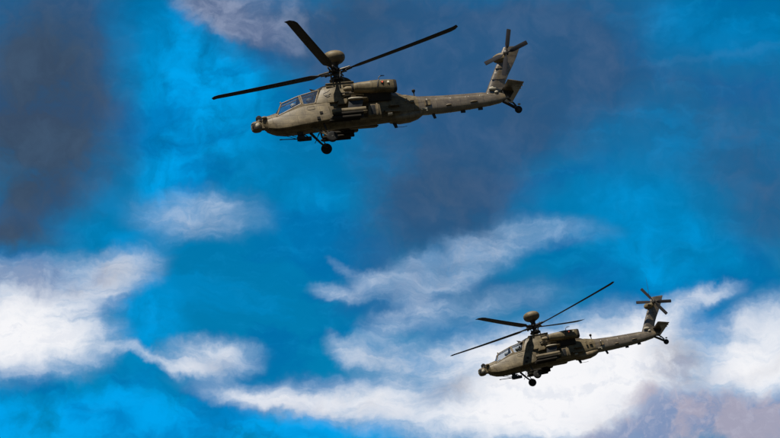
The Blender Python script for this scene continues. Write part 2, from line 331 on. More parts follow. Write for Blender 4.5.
    revolve(bm, P(.12, 0, .80), Vector((0, 0, 1)), [(0, .12), (.03, .22), (.10, .29), (.22, .31), (.38, .31), (.50, .28), (.56, .22), (.58, .14)], 28)
    box(bm, .12, .50, -.16, .16, .95, 1.35, .03)
    tur = obj('sensor_turret', bm, OLIVE_PLAIN, root)
    for s in (1, -1):
        bm = B(); hexa(bm, [P(-.20, s*.05, 1.28), P(.10, s*.08, 1.32), P(.12, s*.08, .86), P(-.16, s*.05, .90), P(-.12, s*.24, 1.26), P(.14, s*.34, 1.28), P(.14, s*.34, .90), P(-.10, s*.24, .92)], .04); obj('sensor_housing', bm, DARK, tur)
        bm = B(); revolve(bm, P(-.13, s*.155, 1.10), Vector((1, 0, 0)), [(0, .085), (.03, .085), (.032, .07)], 20); obj('lens', bm, LENS, tur)
    bm = B(); ball(bm, P(.13, .24, 1.10), .14, .12, .17, 20); obj('day_sight_cover', bm, CREAM, tur)
    bm = B(); revolve(bm, P(.30, .0, 1.36), Vector((0, 0, 1)), [(0, .20), (.06, .2), (.12, .16), (.14, .12)], 20); obj('turret_neck', bm, DARK, tur)
    bm = B(); revolve(bm, P(.30, 0, 1.56), Vector((0, 1, 0)), [(-.19, .02), (-.18, .12), (-.1, .16), (.1, .16), (.18, .12), (.19, .02)], 24); ns = obj('night_sensor', bm, DARK, tur)
    bm = B(); revolve(bm, P(.15, .03, 1.59), Vector((1, 0, .1)), [(0, .075), (.015, .075), (.02, .05)], 16); obj('lens', bm, LENS, ns)
    for s in (1, -1):
        bm = B(); ball(bm, P(.55, s*.28, 1.50), .16, .08, .09); obj('nose_blister', bm, OLIVE_PLAIN, root)

    # chin gun
    bm = B()
    cyl(bm, P(2.45, 0, .56), P(2.45, 0, .30), .17, .14)
    box(bm, 2.30, 2.62, -.16, .16, .14, .34, .03)
    tube(bm, [P(2.62, .12, .42), P(2.85, .12, .22), P(2.80, .12, .12)], .035, 8); tube(bm, [P(2.62, -.12, .42), P(2.85, -.12, .22), P(2.80, -.12, .12)], .035, 8)
    gun = obj('chin_gun', bm, DARK, root)
    bm = B(); box(bm, 2.36, 3.02, -.07, .07, .08, .25, .02); obj('receiver', bm, DARK, gun)
    bm = B(); tube(bm, [P(2.40, 0, .19), P(1.75, 0, .23), P(1.40, 0, .25)], [.032, .027, .024], 12); revolve(bm, P(1.40, 0, .25), Vector((1, 0, 0)), [(-.02, .03), (.12, .034), (.13, .02)], 12); obj('barrel', bm, DARK, gun)
    bm = B(); tube(bm, [P(1.62, .14, .50), P(1.9, .14, .40), P(2.35, .14, .20)], .016, 6); tube(bm, [P(1.62, -.14, .50), P(1.9, -.14, .40), P(2.35, -.14, .20)], .016, 6); obj('recoil_strut', bm, DARK, gun)

    # stub wings with stores
    for s in (1, -1):
        bm = B()
        def foil(X0, c, y, z, t):
            pr = [(0, 0), (.05, .35), (.2, .5), (.45, .48), (.75, .28), (1, .05), (1, -.05), (.7, -.3), (.3, -.45), (.06, -.3)]
            return [P(X0+c*a, s*y, z+t*b) for a, b in pr]
        loft(bm, [foil(5.10, 1.30, .50, 1.72, .28), foil(5.09, 1.22, 1.0, 1.72, .25), foil(5.07, 1.15, 1.46, 1.72, .23), foil(5.12, 1.03, 1.53, 1.72, .14)])
        wing = obj('stub_wing', bm, OLIVE, root)
        bm = B(); hexa(bm, [P(5.12, s*1.34, 1.63), P(5.95, s*1.34, 1.63), P(5.75, s*1.38, 1.10), P(4.98, s*1.38, 1.10), P(5.12, s*1.47, 1.63), P(5.95, s*1.47, 1.63), P(5.75, s*1.50, 1.10), P(4.98, s*1.50, 1.10)], .03); obj('pylon', bm, DARK, wing)
        bm = B(); tube(bm, [P(5.1, s*1.49, 1.73), P(5.25, s*1.56, 1.73), P(5.7, s*1.56, 1.72), P(5.9, s*1.52, 1.72)], [.03, .055, .055, .03], 10); obj('lit_tip_edge', bm, CREAM, wing)  # pale tube paints the sunlit edge of the wing tip
        # launcher: long casing above missiles coloured near-black, as the shaded lower half
        bm = B(); revolve(bm, P(5.98, s*1.60, 1.03), Vector((1, 0, 0)), [(0, .10), (.02, .15), (1.80, .155), (1.86, .15), (1.91, .11)], 24); obj('launcher_casing', bm, OLIVE_PLAIN, wing)
        bm = B(); box(bm, 4.45, 5.75, s*1.58-.06, s*1.58+.06, .60, .92, .02); obj('launcher_rack', bm, DARK, wing)
        bm = B(); hexa(bm, [P(5.60, s*1.46, .92), P(6.02, s*1.46, .94), P(6.02, s*1.46, .84), P(5.50, s*1.46, .82), P(5.60, s*1.78, .92), P(6.0, s*1.78, .92), P(6.0, s*1.78, .86), P(5.50, s*1.78, .84)], .01); obj('launcher_arm', bm, OLIVE_PLAIN, wing)
        for y in (1.40, 1.80):
            for z in (.60, .81):
                bm = B(); revolve(bm, P(5.60 if z < .7 else 5.76, s*y, z), Vector((1, 0, 0)), [(0, .08), (.02, .10), (1.55, .10), (1.67, .06), (1.71, .01)], 16); obj('missile', bm, MISS_SHADE, wing)
        # side equipment box behind the launcher, round-shouldered with a recessed grille
        bm = B(); hexa(bm, [P(6.10, s*.6, .72), P(6.98, s*.6, .70), P(6.96, s*.6, 1.52), P(6.22, s*.6, 1.54), P(6.14, s*1.12, .80), P(6.92, s*1.12, .78), P(6.88, s*1.12, 1.44), P(6.24, s*1.12, 1.46)], .11); bx_ = obj('equipment_box', bm, OLIVE_PLAIN, root)
        bm = B(); hexa(bm, [P(6.34, s*1.08, .86), P(6.60, s*1.08, .85), P(6.60, s*1.08, 1.37), P(6.36, s*1.08, 1.39), P(6.34, s*1.135, .86), P(6.60, s*1.135, .85), P(6.60, s*1.135, 1.37), P(6.36, s*1.135, 1.39)], .01); obj('grille', bm, DARK, bx_)
        bm = B(); tube(bm, [P(6.74, s*1.08, .84), P(6.74, s*1.12, .9), P(6.73, s*1.12, 1.36), P(6.72, s*1.06, 1.46)], .05, 10); obj('box_rib', bm, GREYOL, bx_)
        bm = B(); hexa(bm, [P(5.3, s*.60, .80), P(7.0, s*.60, .80), P(7.0, s*.60, .74), P(5.3, s*.60, .74), P(5.5, s*.90, .79), P(6.95, s*.92, .80), P(6.95, s*.92, .75), P(5.5, s*.90, .74)], .01); obj('step', bm, OLIVE_PLAIN, bx_)

    # main landing gear
    for s in (1, -1):
        bm = B()
        ax = P(3.99, s*.86, -.18)
        tube(bm, [P(3.12, s*.42, .60), P(3.30, s*.55, .44), P(3.66, s*.76, .10), P(3.97, s*.86, -.16)], [.085, .075, .06, .055], 12)
        cyl(bm, P(3.99, s*.74, -.18), P(3.99, s*1.10, -.18), .045)
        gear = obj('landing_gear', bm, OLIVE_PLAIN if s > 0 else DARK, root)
        bm = B(); tube(bm, [P(3.72, s*.60, .75), P(3.78, s*.72, .38)], .055, 12); tube(bm, [P(3.78, s*.72, .40), P(3.94, s*.80, -.06)], .033, 12); obj('shock_strut', bm, HUBM, gear)
        bm = B(); tube(bm, [P(3.35, s*.62, .42), P(3.60, s*.82, .22), P(3.88, s*.86, -.04)], .014, 6); obj('brake_hose', bm, DARK, gear)
        bm = B(); tube(bm, [P(3.60, s*.50, .60), P(3.40, s*.52, .2), P(3.30, s*.6, .05)], .02, 6); obj('drag_link', bm, DARK, gear)
        bm = B(); revolve(bm, P(3.99, s*1.02, -.18), Vector((0, 1, 0)), [(-.11, .17), (-.112, .24), (-.09, .285), (-.04, .305), (.04, .305), (.09, .285), (.112, .24), (.11, .17)], 36); wh = obj('tyre', bm, RUBBER, gear)
        bm = B(); revolve(bm, P(3.99, s*1.02, -.18), Vector((0, s, 0)), [(-.08, .16), (.07, .17), (.095, .165), (.08, .13), (.06, .10), (.09, .06), (.12, .05), (.122, .01)], 28); obj('wheel_rim', bm, RIM, gear)

    # tail wheel
    bm = B()
    for s in (1, -1): tube(bm, [P(14.05, s*.07, 1.28), P(14.4, s*.1, 1.05), P(14.84, s*.115, .72)], [.06, .05, .035], 10)
    tube(bm, [P(14.3, 0, 1.45), P(14.62, 0, 1.12), P(14.75, 0, .92)], [.055, .05, .05], 10)
    cyl(bm, P(14.84, -.13, .72), P(14.84, .13, .72), .03)
    tw = obj('tail_wheel', bm, DARK, root)
    bm = B(); revolve(bm, P(14.84, 0, .72), Vector((0, 1, 0)), [(-.07, .10), (-.075, .15), (-.04, .205), (.04, .205), (.075, .15), (.07, .10)], 28); obj('tyre', bm, RUBBER, tw)
    bm = B(); revolve(bm, P(14.84, 0, .72), Vector((0, 1, 0)), [(-.08, .05), (-.06, .10), (.06, .10), (.08, .05)], 20); obj('wheel_rim', bm, RIM, tw)
    bm = B(); ball(bm, P(14.50, .08, 1.18), .10, .07, .07, 12); obj('strut_fitting', bm, CREAM, tw); bm = B(); ball(bm, P(14.92, .02, 1.02), .09, .05, .06, 12); obj('strut_fitting', bm, CREAM, tw)

    # tail fin (cambered) with gearbox
    bm = B(); rings = []
    for X0, X1, z, t in [(13.05, 14.30, 1.62, .15), (13.17, 14.18, 1.90, .14), (13.42, 14.35, 2.35, .13), (13.66, 14.60, 2.80, .12), (13.94, 14.93, 3.30, .11), (14.18, 15.19, 3.72, .10), (14.42, 15.42, 4.16, .095), (14.58, 15.55, 4.42, .085), (14.64, 15.51, 4.44, .05)]:
        c = X1-X0; pr = [(0, 0), (.03, .5), (.12, .85), (.3, 1.0), (.5, .85), (.75, .42), (.97, .10), (1, 0), (.97, -.22), (.75, -.55), (.5, -.85), (.3, -.95), (.12, -.8), (.03, -.5)]
        rings.append([P(X0+c*a, -.02+t*b, z) for a, b in pr])
    loft(bm, rings); fin = obj('tail_fin', bm, TAIL, root, smooth=40)
    for X0, X1, z in [(13.55, 14.48, 2.55), (13.86, 14.80, 3.18)]:
        bm = B(); hexa(bm, [P(X0+.05, .06, z), P(X1-.1, .02, z+.01), P(X1-.1, .02, z+.03), P(X0+.05, .06, z+.02), P(X0+.05, .13, z), P(X1-.2, .10, z+.01), P(X1-.2, .10, z+.03), P(X0+.05, .13, z+.02)]); obj('fin_rib', bm, TAIL, fin)
    bm = B(); loft(bm, [[P(14.20+math.cos(a)*r*1.1+.7*h, h, 3.80+math.sin(a)*r) for a in [2*PI*i/24 for i in range(24)]] for h, r in [(-.16, .12), (-.1, .24), (.05, .27), (.18, .26), (.30, .20), (.36, .12)]])
    obj('tail_gearbox', bm, OLIVE_PLAIN, fin)
    bm = B(); ball(bm, P(13.55, .17, 2.02), .24, .07, .12, 16); ball(bm, P(13.72, .15, 1.80), .12, .09, .09, 16); obj('fin_root_blister', bm, CREAM, fin)

    # tail rotor: shaft and four scissored blades; sub-parts turn with it
    tr = bpy.data.objects.new('tail_rotor', None)
    bm = B(); cyl(bm, Vector((0, -.30, 0)), Vector((0, .10, 0)), .07); revolve(bm, Vector((0, -.06, 0)), Vector((0, 1, 0)), [(0, .10), (.05, .14), (.16, .14), (.2, .08)], 20)
    for a in (0, 1, 2): 
        q = 2*PI*a/3; cyl(bm, Vector((math.cos(q)*.1, -.1, math.sin(q)*.1)), Vector((math.cos(q)*.16, .1, math.sin(q)*.16)), .025, k=8)
    bpy.data.objects.remove(tr); tr = obj('tail_rotor', bm, HUBM, root); tr.location = P(14.52, .62, 3.86)
    for i, a in enumerate((0, 180, 55, 235)):
        bm = B(); off = .02 if i < 2 else .12
        rings = []
        for r, c, tw_, th in [(.10, .07, 60, .05), (.22, .08, 40, .045), (.34, .20, 18, .03), (.45, .25, 14, .028), (.9, .25, 10, .024), (1.33, .25, 6, .02), (1.39, .22, 6, .012)]:
            ta = math.radians(tw_); pr = [(-.5, 0), (-.35, .45), (0, .5), (.5, .05), (.5, -.05), (0, -.4), (-.35, -.4)]
            rings.append([Vector((r, off+u*c*math.sin(ta)*-1+w*th*math.cos(ta), u*c*math.cos(ta)+w*th*math.sin(ta))) for u, w in pr])
        loft(bm, rings); bl = obj('tail_rotor_blade', bm, TRB, tr); bl.rotation_euler.y = -math.radians(a)

    # stabilator
    bm = B(); rings = []
    for y in (-1.72, -1.66, -.9, -.15, .15, .9, 1.66, 1.72):
        t = .05 if abs(y) < 1.7 else .02
        pr = [(0, 0), (.04, .55), (.2, 1), (.5, .8), (1, .1), (1, -.1), (.5, -.8), (.2, -.9), (.04, -.5)]
        rings.append([P(14.08+.90*a, y, 1.95-.22*a+t*b) for a, b in pr])
    loft(bm, rings); sb = obj('stabilator', bm, TAIL, root)
    bm = B(); hexa(bm, [P(14.10, -.12, 1.92), P(14.75, -.08, 1.78), P(14.5, -.08, 1.45), P(14.0, -.12, 1.4), P(14.10, .12, 1.92), P(14.75, .08, 1.78), P(14.5, .08, 1.45), P(14.0, .12, 1.4)], .03); obj('stabilator_mount', bm, DARK, sb)
    for y in (.75, 1.2):
        bm = B(); hexa(bm, [P(14.55, y, 1.72), P(15.02, y, 1.70), P(15.02, y, 1.66), P(14.6, y, 1.68), P(14.55, y+.03, 1.72), P(15.02, y+.03, 1.70), P(15.02, y+.03, 1.66), P(14.6, y+.03, 1.68)]); obj('hinge', bm, CREAM, sb)

    # antennas
    bm = B(); cyl(bm, P(9.12, 0, 1.98), P(9.12, 0, 2.28), .035); revolve(bm, P(9.12, 0, 2.26), Vector((0, 0, 1)), [(0, .05), (.05, .09), (.14, .10), (.18, .06)], 16); obj('antenna', bm, DARK, root)
    bm = B(); hexa(bm, [P(7.60, -.02, .75), P(7.86, -.02, .75), P(7.92, -.02, .32), P(7.76, -.02, .30), P(7.60, .02, .75), P(7.86, .02, .75), P(7.92, .02, .32), P(7.76, .02, .30)]); tube(bm, [P(7.8, 0, .36), P(8.2, 0, .33), P(8.45, 0, .36)], .012, 6); obj('antenna', bm, DARK, root)
    bm = B(); hexa(bm, [P(9.92, -.04, .95), P(10.1, -.04, .95), P(10.16, -.04, .66), P(10.02, -.04, .64), P(9.92, .04, .95), P(10.1, .04, .95), P(10.16, .04, .66), P(10.02, .04, .64)], .01); obj('antenna', bm, DARK, root)
    for X, z in ((11.6, .95), (12.6, 1.02)):
        bm = B(); box(bm, X, X+.22, -.03, .03, z-.10, z+.02, .02); obj('antenna', bm, DARK, root)
    bm = B(); ball(bm, P(1.58, .26, 2.27), .05, .05, .06, 10); obj('air_data_probe', bm, GREYOL, root)

    # rotor mast, swash plate, radar dome
    bm = B()
    revolve(bm, P(HX, 0, 3.02), Vector((0, 0, 1)), [(0, .30), (.10, .26), (.16, .17), (.8, .15), (1.10, .13), (1.2, .15)], 28)
    mast = obj('rotor_mast', bm, HUBM, root)
    bm = B(); revolve(bm, P(HX, 0, 3.30), Vector((0, 0, 1)), [(0, .28), (.03, .40), (.10, .42), (.14, .30), (.20, .34), (.25, .26)], 28); obj('swash_plate', bm, DARK, mast)
    for i in range(4):
        a = PI/2*i+.3; bm = B(); cyl(bm, P(HX, 0, 3.40)+Vector((math.cos(a)*.36, math.sin(a)*.36, 0)), P(HX, 0, 3.80)+Vector((math.cos(a+.25)*.40, math.sin(a+.25)*.40, 0)), .028, k=8); obj('pitch_link', bm, HUBM, mast)
    for i in range(3):
        a = 2*PI/3*i+.8; bm = B(); cyl(bm, P(HX, 0, 3.02)+Vector((math.cos(a)*.42, math.sin(a)*.30, 0)), P(HX, 0, 3.34)+Vector((math.cos(a)*.34, math.sin(a)*.34, 0)), .04, k=8); obj('actuator', bm, HUBM, mast)
    bm = B(); revolve(bm, P(HX+.02, 0, 4.08), Vector((0, 0, 1)), [(0, .19), (.12, .17), (.22, .24), (.30, .36)], 32); obj('dome_pedestal', bm, DARK, mast)
    bm = B(); revolve(bm, P(HX+.02, 0, 4.34), Vector((0, 0, 1)), [(0, .27), (.04, .40), (.10, .50), (.18, .58), (.27, .62), (.35, .632), (.43, .625), (.50, .60), (.57, .55), (.63, .47), (.68, .36), (.71, .24), (.727, .12), (.73, .01)], 48)
    obj('radar_dome', bm, OLIVE_PLAIN, mast)

    # main rotor: hub with four coned blades (its origin at the hub so it can tilt and turn)
    bm = B()
    revolve(bm, Vector((0, 0, -.12)), Vector((0, 0, 1)), [(0, .20), (.04, .30), (.08, .20), (.18, .20), (.22, .33), (.27, .33), (.30, .16), (.36, .2)], 28)
    for i in range(4):
        a = PI/2*i; d = Vector((math.cos(a), math.sin(a), 0)); q = Vector((-d.y, d.x, 0))
        v = [d*.15+q*.16, d*.62+q*.09, d*.62-q*.09, d*.15-q*.16]
        for z0 in (-.08, .10): hexa(bm, [p+Vector((0, 0, z0)) for p in v]+[p+Vector((0, 0, z0+.035)) for p in v])
        cyl(bm, d*.60+Vector((0, 0, -.12)), d*.60+Vector((0, 0, .18)), .05, k=12)
        for sgn in (1, -1): tube(bm, [d*.32+q*sgn*.19+Vector((0, 0, .03)), d*.92+q*sgn*.15+Vector((0, 0, .07))], [.055, .04], 10)
    ball(bm, Vector((0, 0, .0)), .24, .24, .14)
    mr = obj('main_rotor', bm, HUBM, root); mr.location = P(HX, 0, 3.84)
    for i in range(4):
        bm = B(); rings = []; cone = .071
        sec = [(.40, .10, .14, .0), (.62, .12, .14, .0), (.9, .16, .10, .0), (1.05, .22, .09, 0), (1.35, .50, .062, 0), (1.6, .533, .055, 0), (2.5, .533, .052, 0), (3.5, .533, .05, 0), (4.5, .533, .048, 0), (5.5, .533, .045, 0), (6.5, .533, .042, 0), (6.82, .533, .040, 0), (7.10, .46, .034, -.06), (7.28, .36, .026, -.12), (7.32, .30, .012, -.14)]
        for r, c, t, sw in sec:
            pr = [(.5, 0), (.47, .3), (.38, .48), (.2, .5), (-.1, .38), (-.48, .06), (-.5, 0), (-.48, -.06), (-.1, -.38), (.2, -.5), (.38, -.48), (.47, -.3)]
            ta = math.radians(9-1.3*r)       # twist; leading edge faces the turn (counter-clockwise from above)
            z = math.sin(cone)*r + .010*(r/7.3)**2*r
            rings.append([Vector((r*math.cos(cone), (u-.25)*c*math.cos(ta)-w*t*math.sin(ta)+sw+ (0.13 if c > .4 else .05), z+(u-.25)*c*math.sin(ta)+w*t)) for u, w in pr])
        loft(bm, rings); bl = obj('main_rotor_blade', bm, BLADE, mr, smooth=50); bl.rotation_euler.z = PI/2*i
    return root

def copy_tree(o, parent=None):
    c = o.copy(); C.objects.link(c); c.parent = parent
    for ch in list(o.children): copy_tree(ch, c)
    return c

# ------------------------------------------------------------------ crew: one continuous skinned body with helmet, seated
def make_person(label, helmet_col=HELM):
    root = bpy.data.objects.new('person', None); C.objects.link(root)
    # pelvis at origin, facing +x, z up
    V = {'pel': (0, 0, .10, .15, .13), 'bel': (-.02, 0, .26, .15, .12), 'chest': (-.05, 0, .44, .17, .125), 'neckb': (-.05, 0, .56, .09, .08), 'neck': (-.03, 0, .62, .055, .055), 'head': (-.01, 0, .70, .085, .085), 'crown': (-.01, 0, .79, .075, .07),
         'shl': (-.05, .19, .52, .07, .065), 'ell': (.04, .25, .27, .047, .045), 'wrl': (.27, .16, .22, .03, .028), 'hal': (.35, .13, .23, .035, .02),
         'shr': (-.05, -.19, .52, .07, .065), 'elr': (.04, -.25, .27, .047, .045), 'wrr': (.27, -.16, .22, .03, .028), 'har': (.35, -.13, .23, .035, .02),
         'hil': (.05, .10, .08, .10, .09), 'knl': (.45, .13, .13, .065, .065), 'anl': (.55, .13, -.22, .045, .045), 'tol': (.68, .13, -.27, .04, .03),
         'hir': (.05, -.10, .08, .10, .09), 'knr': (.45, -.13, .13, .065, .065), 'anr': (.55, -.13, -.22, .045, .045), 'tor': (.68, -.13, -.27, .04, .03)}
    E = [('pel', 'bel'), ('bel', 'chest'), ('chest', 'neckb'), ('neckb', 'neck'), ('neck', 'head'), ('head', 'crown'), ('chest', 'shl'), ('shl', 'ell'), ('ell', 'wrl'), ('wrl', 'hal'), ('chest', 'shr'), ('shr', 'elr'), ('elr', 'wrr'), ('wrr', 'har'),
         ('pel', 'hil'), ('hil', 'knl'), ('knl', 'anl'), ('anl', 'tol'), ('pel', 'hir'), ('hir', 'knr'), ('knr', 'anr'), ('anr', 'tor')]
    rad = dict(V)
    for s, n in ((1, 'hal'), (-1, 'har')):     # fingers and thumb, curled over the grip
        for j in range(4):
            ln = (.030, .034, .032, .026)[j]; y0 = V[n][1]+s*(-.024+.016*j)
            a = '%s_f%d' % (n, j); V[a] = (V[n][0]+.03+.004*ln*100*.1, y0, .222, .009, .009); V[a+'b'] = (V[n][0]+.045+ln*.4, y0, .195, .008, .008); V[a+'c'] = (V[n][0]+.035+ln*.2, y0, .172, .007, .007)
            E += [(n, a), (a, a+'b'), (a+'b', a+'c')]
        V[n+'_t'] = (V[n][0]+.0, V[n][1]-s*.045, .205, .010, .010); V[n+'_tb'] = (V[n][0]+.025, V[n][1]-s*.045, .185, .009, .009); E += [(n, n+'_t'), (n+'_t', n+'_tb')]
    keys = list(V); me = bpy.data.meshes.new('person')
    me.from_pydata([V[k][:3] for k in keys], [(keys.index(a), keys.index(b)) for a, b in E], [])
    tmp = bpy.data.objects.new('tmp', me); C.objects.link(tmp)
    sk = tmp.modifiers.new('s', 'SKIN'); 
    if not me.skin_vertices:
        bm = bmesh.new(); bm.from_mesh(me); bm.verts.layers.skin.verify(); bm.to_mesh(me); bm.free()
    for i, k in enumerate(keys):
        d = me.skin_vertices[0].data[i]; d.radius = V[k][3:5]; d.use_root = (k == 'pel')
    tmp.modifiers.new('sub', 'SUBSURF').levels = 1
    bpy.context.view_layer.update(); dg = bpy.context.evaluated_depsgraph_get()
    m2 = bpy.data.meshes.new_from_object(tmp.evaluated_get(dg)); bpy.data.objects.remove(tmp); bpy.data.objects.remove(root)
    m2.name = 'person'; m2.materials.clear(); m2.materials.append(SUIT); m2.materials.append(SKIN)
    for p in m2.polygons:
        p.use_smooth = True; c = p.center
        if c.z > .60 or (c.x > .30 and c.z > .16 and c.z < .3 and abs(c.y) < .22 and abs(c.y) > .03 and c.x < .42 and c.z > .17): p.material_index = 1
    o = bpy.data.objects.new('person', m2); C.objects.link(o); o['label'] = label; o['category'] = 'person'
    bm = B(); ball(bm, Vector((-.02, 0, .775)), .155, .135, .14, 20)
    for v in list(bm.verts):
        if v.co.x > .07 and v.co.z < .76: v.co.x = .07
    box_c = [(.0, .13, .70), (.0, -.13, .70)]
    for c in box_c: ball(bm, Vector(c), .07, .03, .08, 12)
    obj('helmet', bm, helmet_col, o)
    bm = B(); ball(bm, Vector((.055, 0, .735)), .095, .095, .05, 16); obj('visor', bm, LENS, o)
    bm = B(); ball(bm, Vector((.115, 0, .70)), .018, .014, .022, 8); obj('nose', bm, SKIN, o)
    bm = B(); box0 = [(-.09, .14), (.10, .14)]
    loft(bm, [[Vector((x+.02*math.cos(a)*0+ .145*math.cos(a), .155*math.sin(a), z)) for a in [2*PI*i/20 for i in range(20)]] for x, z in [(-.05, .30), (-.05, .40), (-.055, .48)]]); obj('survival_vest', bm, SEAT, o)
    return o

# ------------------------------------------------------------------ camera
PITCH = 15.0; FPX = 200/36*780
cam = bpy.data.cameras.new('camera'); co = bpy.data.objects.new('camera', cam); C.objects.link(co)
cam.lens = 200; cam.sensor_width = 36; cam.clip_start = .5; cam.clip_end = 60000
co.location = (0, 0, 1.7); co.rotation_euler = (math.radians(90+PITCH), 0, 0)
bpy.context.scene.camera = co
e = math.radians(PITCH)
CW = Matrix(((1, 0, 0), (0, -math.sin(e), -math.cos(e)), (0, math.cos(e), -math.sin(e))))   # columns: right, up, back

def pose(root, B3, k, px, py):
    """stand the airframe in the air: bearing and distance of the hub, and the attitude of the hull"""
    d = FPX/k
    hub = co.location + CW @ Vector(((px-390)/FPX*d, -(py-219)/FPX*d, -d))
    R = CW @ Matrix(B3)
    M = R.to_4x4(); M.translation = hub - R @ Vector((0, 0, HZ))
    root.matrix_world = M
    return M

def norm3(M3):
    a, b, c = [Vector(v) for v in zip(*M3)]
    a.normalize(); b = (b-a*a.dot(b)).normalized(); c = a.cross(b)
    return Matrix((a, b, c)).transposed()
B1 = norm3([[-.9742, .1658, -.1529], [-.0952, .3123, .9452], [.2045, .9354, -.2884]])
B2 = norm3([[-.9587, .1565, -.2375], [-.1746, .3355, .9257], [.2245, .9290, -.2943]])

h1 = make_helicopter()
h2 = copy_tree(h1)
h1['label'] = 'larger olive attack helicopter flying highest, against dark blue cloud, at upper centre'
h2['label'] = 'smaller olive attack helicopter flying nose down in front of white cloud, lower right'
M1 = pose(h1, B1, 18.15, 335.6, 72.5)
M2 = pose(h2, B2, 13.055, 533.9, 327.0)

def find(root, name):
    for o in root.children:
        if o.name.split('.')[0] == name: return o
def set_rotor(root, az, tx, ty, scale, tail):
    mr = find(root, 'main_rotor')
    ax = Vector((tx, ty, 0)); th = ax.length
    R = Matrix.Rotation(th, 3, ax.normalized()) @ Matrix.Rotation(az, 3, 'Z')
    mr.rotation_euler = R.to_euler()
    for b in mr.children: b.scale = (scale, 1, scale)
    find(root, 'tail_rotor').rotation_euler.y = math.radians(tail)
set_rotor(h1, -.481, .06, .008, 1.0, 0)
set_rotor(h2, -.7755, -.055, .078, 1.072, 0)
def set_tail(root, degs):
    tr = find(root, 'tail_rotor')
    bl = [o for o in tr.children if o.name.startswith('tail_rotor_blade')]
    for b, a in zip(bl, (degs[0], degs[0]+180, degs[1], degs[1]+180)):
        b.rotation_euler.y = PI+math.radians(a)          # angle above the aft direction
set_tail(h1, (22, 75)); set_tail(h2, (-8, 122))
bm = B(); tube(bm, [P(14.45, .0, 4.30), P(14.55, 0, 5.2), P(14.62, 0, 6.1)], [.016, .012, .006], 6); obj('whip_antenna', bm, DARK, h2)

crew = [('crew member in front cockpit seat of the larger upper helicopter', M1, 2.22, 1.36), ('crew member in rear cockpit seat of the larger upper helicopter', M1, 3.14, 1.58),
        ('crew member in front cockpit seat of the smaller lower helicopter', M2, 2.22, 1.36), ('crew member in rear cockpit seat of the smaller lower helicopter', M2, 3.14, 1.58)]
first = None
for lab, M, X, z in crew:
    if first is None: p = first = make_person(lab)
    else: p = copy_tree(first); p['label'] = lab
    p['group'] = 'helicopter crew'
    p.matrix_world = M @ Matrix.Translation(P(X+.06, 0, z))

# ------------------------------------------------------------------ ground far below the aircraft (out of frame; gives the bounce light)
bm = B()
n = 24; S = 30000
vs = [[bm.verts.new((-S+2*S*i/n, -S+2*S*j/n, 0)) for j in range(n+1)] for i in range(n+1)]
for i in range(n):
    for j in range(n): bm.faces.new((vs[i][j], vs[i+1][j], vs[i+1][j+1], vs[i][j+1]))
gm, t = nt('airfield_grass'); o_ = N(t, 'ShaderNodeOutputMaterial'); b_ = N(t, 'ShaderNodeBsdfPrincipled', Roughness=.95)
tc = N(t, 'ShaderNodeTexCoord'); n1 = N(t, 'ShaderNodeTexNoise', Scale=.02, Detail=8.0); cr = N(t, 'ShaderNodeValToRGB')
cr.color_ramp.elements[0].color = (.009, .010, .005, 1); cr.color_ramp.elements[1].color = (.022, .019, .010, 1); cr.color_ramp.elements[0].position = .35; cr.color_ramp.elements[1].position = .65
L(t, tc.outputs['Object'], n1.inputs['Vector']); L(t, n1.outputs['Fac'], cr.inputs[0]); L(t, cr.outputs[0], b_.inputs['Base Color']); L(t, b_.outputs[0], o_.inputs[0])
g = obj('ground', bm, gm); g['kind'] = 'structure'

# ------------------------------------------------------------------ sun and sky
S_cam = Vector((-.328, .940, .098)).normalized()           # direction to the sun: high, a little to the left
S_w = (CW @ S_cam).normalized()
sun = bpy.data.lights.new('sun', 'SUN'); sun.energy = 5.0; sun.angle = math.radians(.53); sun.color = (1, .94, .84)
so = bpy.data.objects.new('sun', sun); C.objects.link(so); so.rotation_euler = S_w.to_track_quat('Z', 'Y').to_euler(); so.location = (0, 0, 300)
elev = math.asin(S_w.z); azim = math.atan2(S_w.x, S_w.y)

W = bpy.data.worlds.new('World'); bpy.context.scene.world = W; W.use_nodes = True
W.cycles.sampling_method = 'MANUAL'; W.cycles.sample_map_resolution = 256
t = W.node_tree; t.nodes.clear()
wo = N(t, 'ShaderNodeOutputWorld'); bg = N(t, 'ShaderNodeBackground'); L(t, bg.outputs[0], wo.inputs[0])
EXPO = .48; STR = .10/2**EXPO; bg.inputs['Strength'].default_value = STR
sky = N(t, 'ShaderNodeTexSky', _sky_type='NISHITA'); sky.sun_disc = False; sky.sun_elevation = elev; sky.sun_rotation = azim
sky.air_density = 1.0; sky.dust_density = .3; sky.ozone_density = 3.0
tc = N(t, 'ShaderNodeTexCoord')
def M_(op, a, b=None, c=None, clamp=False):
    n = N(t, 'ShaderNodeMath', _operation=op); n.use_clamp = clamp
    for i, v in enumerate((a, b, c)):
        if v is None: continue
        if isinstance(v, (int, float)): n.inputs[i].default_value = v
        else: L(t, v, n.inputs[i])
    return n.outputs[0]
def SM(v, a, b):
    n = N(t, 'ShaderNodeMapRange', _interpolation_type='SMOOTHSTEP'); L(t, v, n.inputs['Value'])
    n.inputs['From Min'].default_value = a; n.inputs['From Max'].default_value = b; return n.outputs[0]
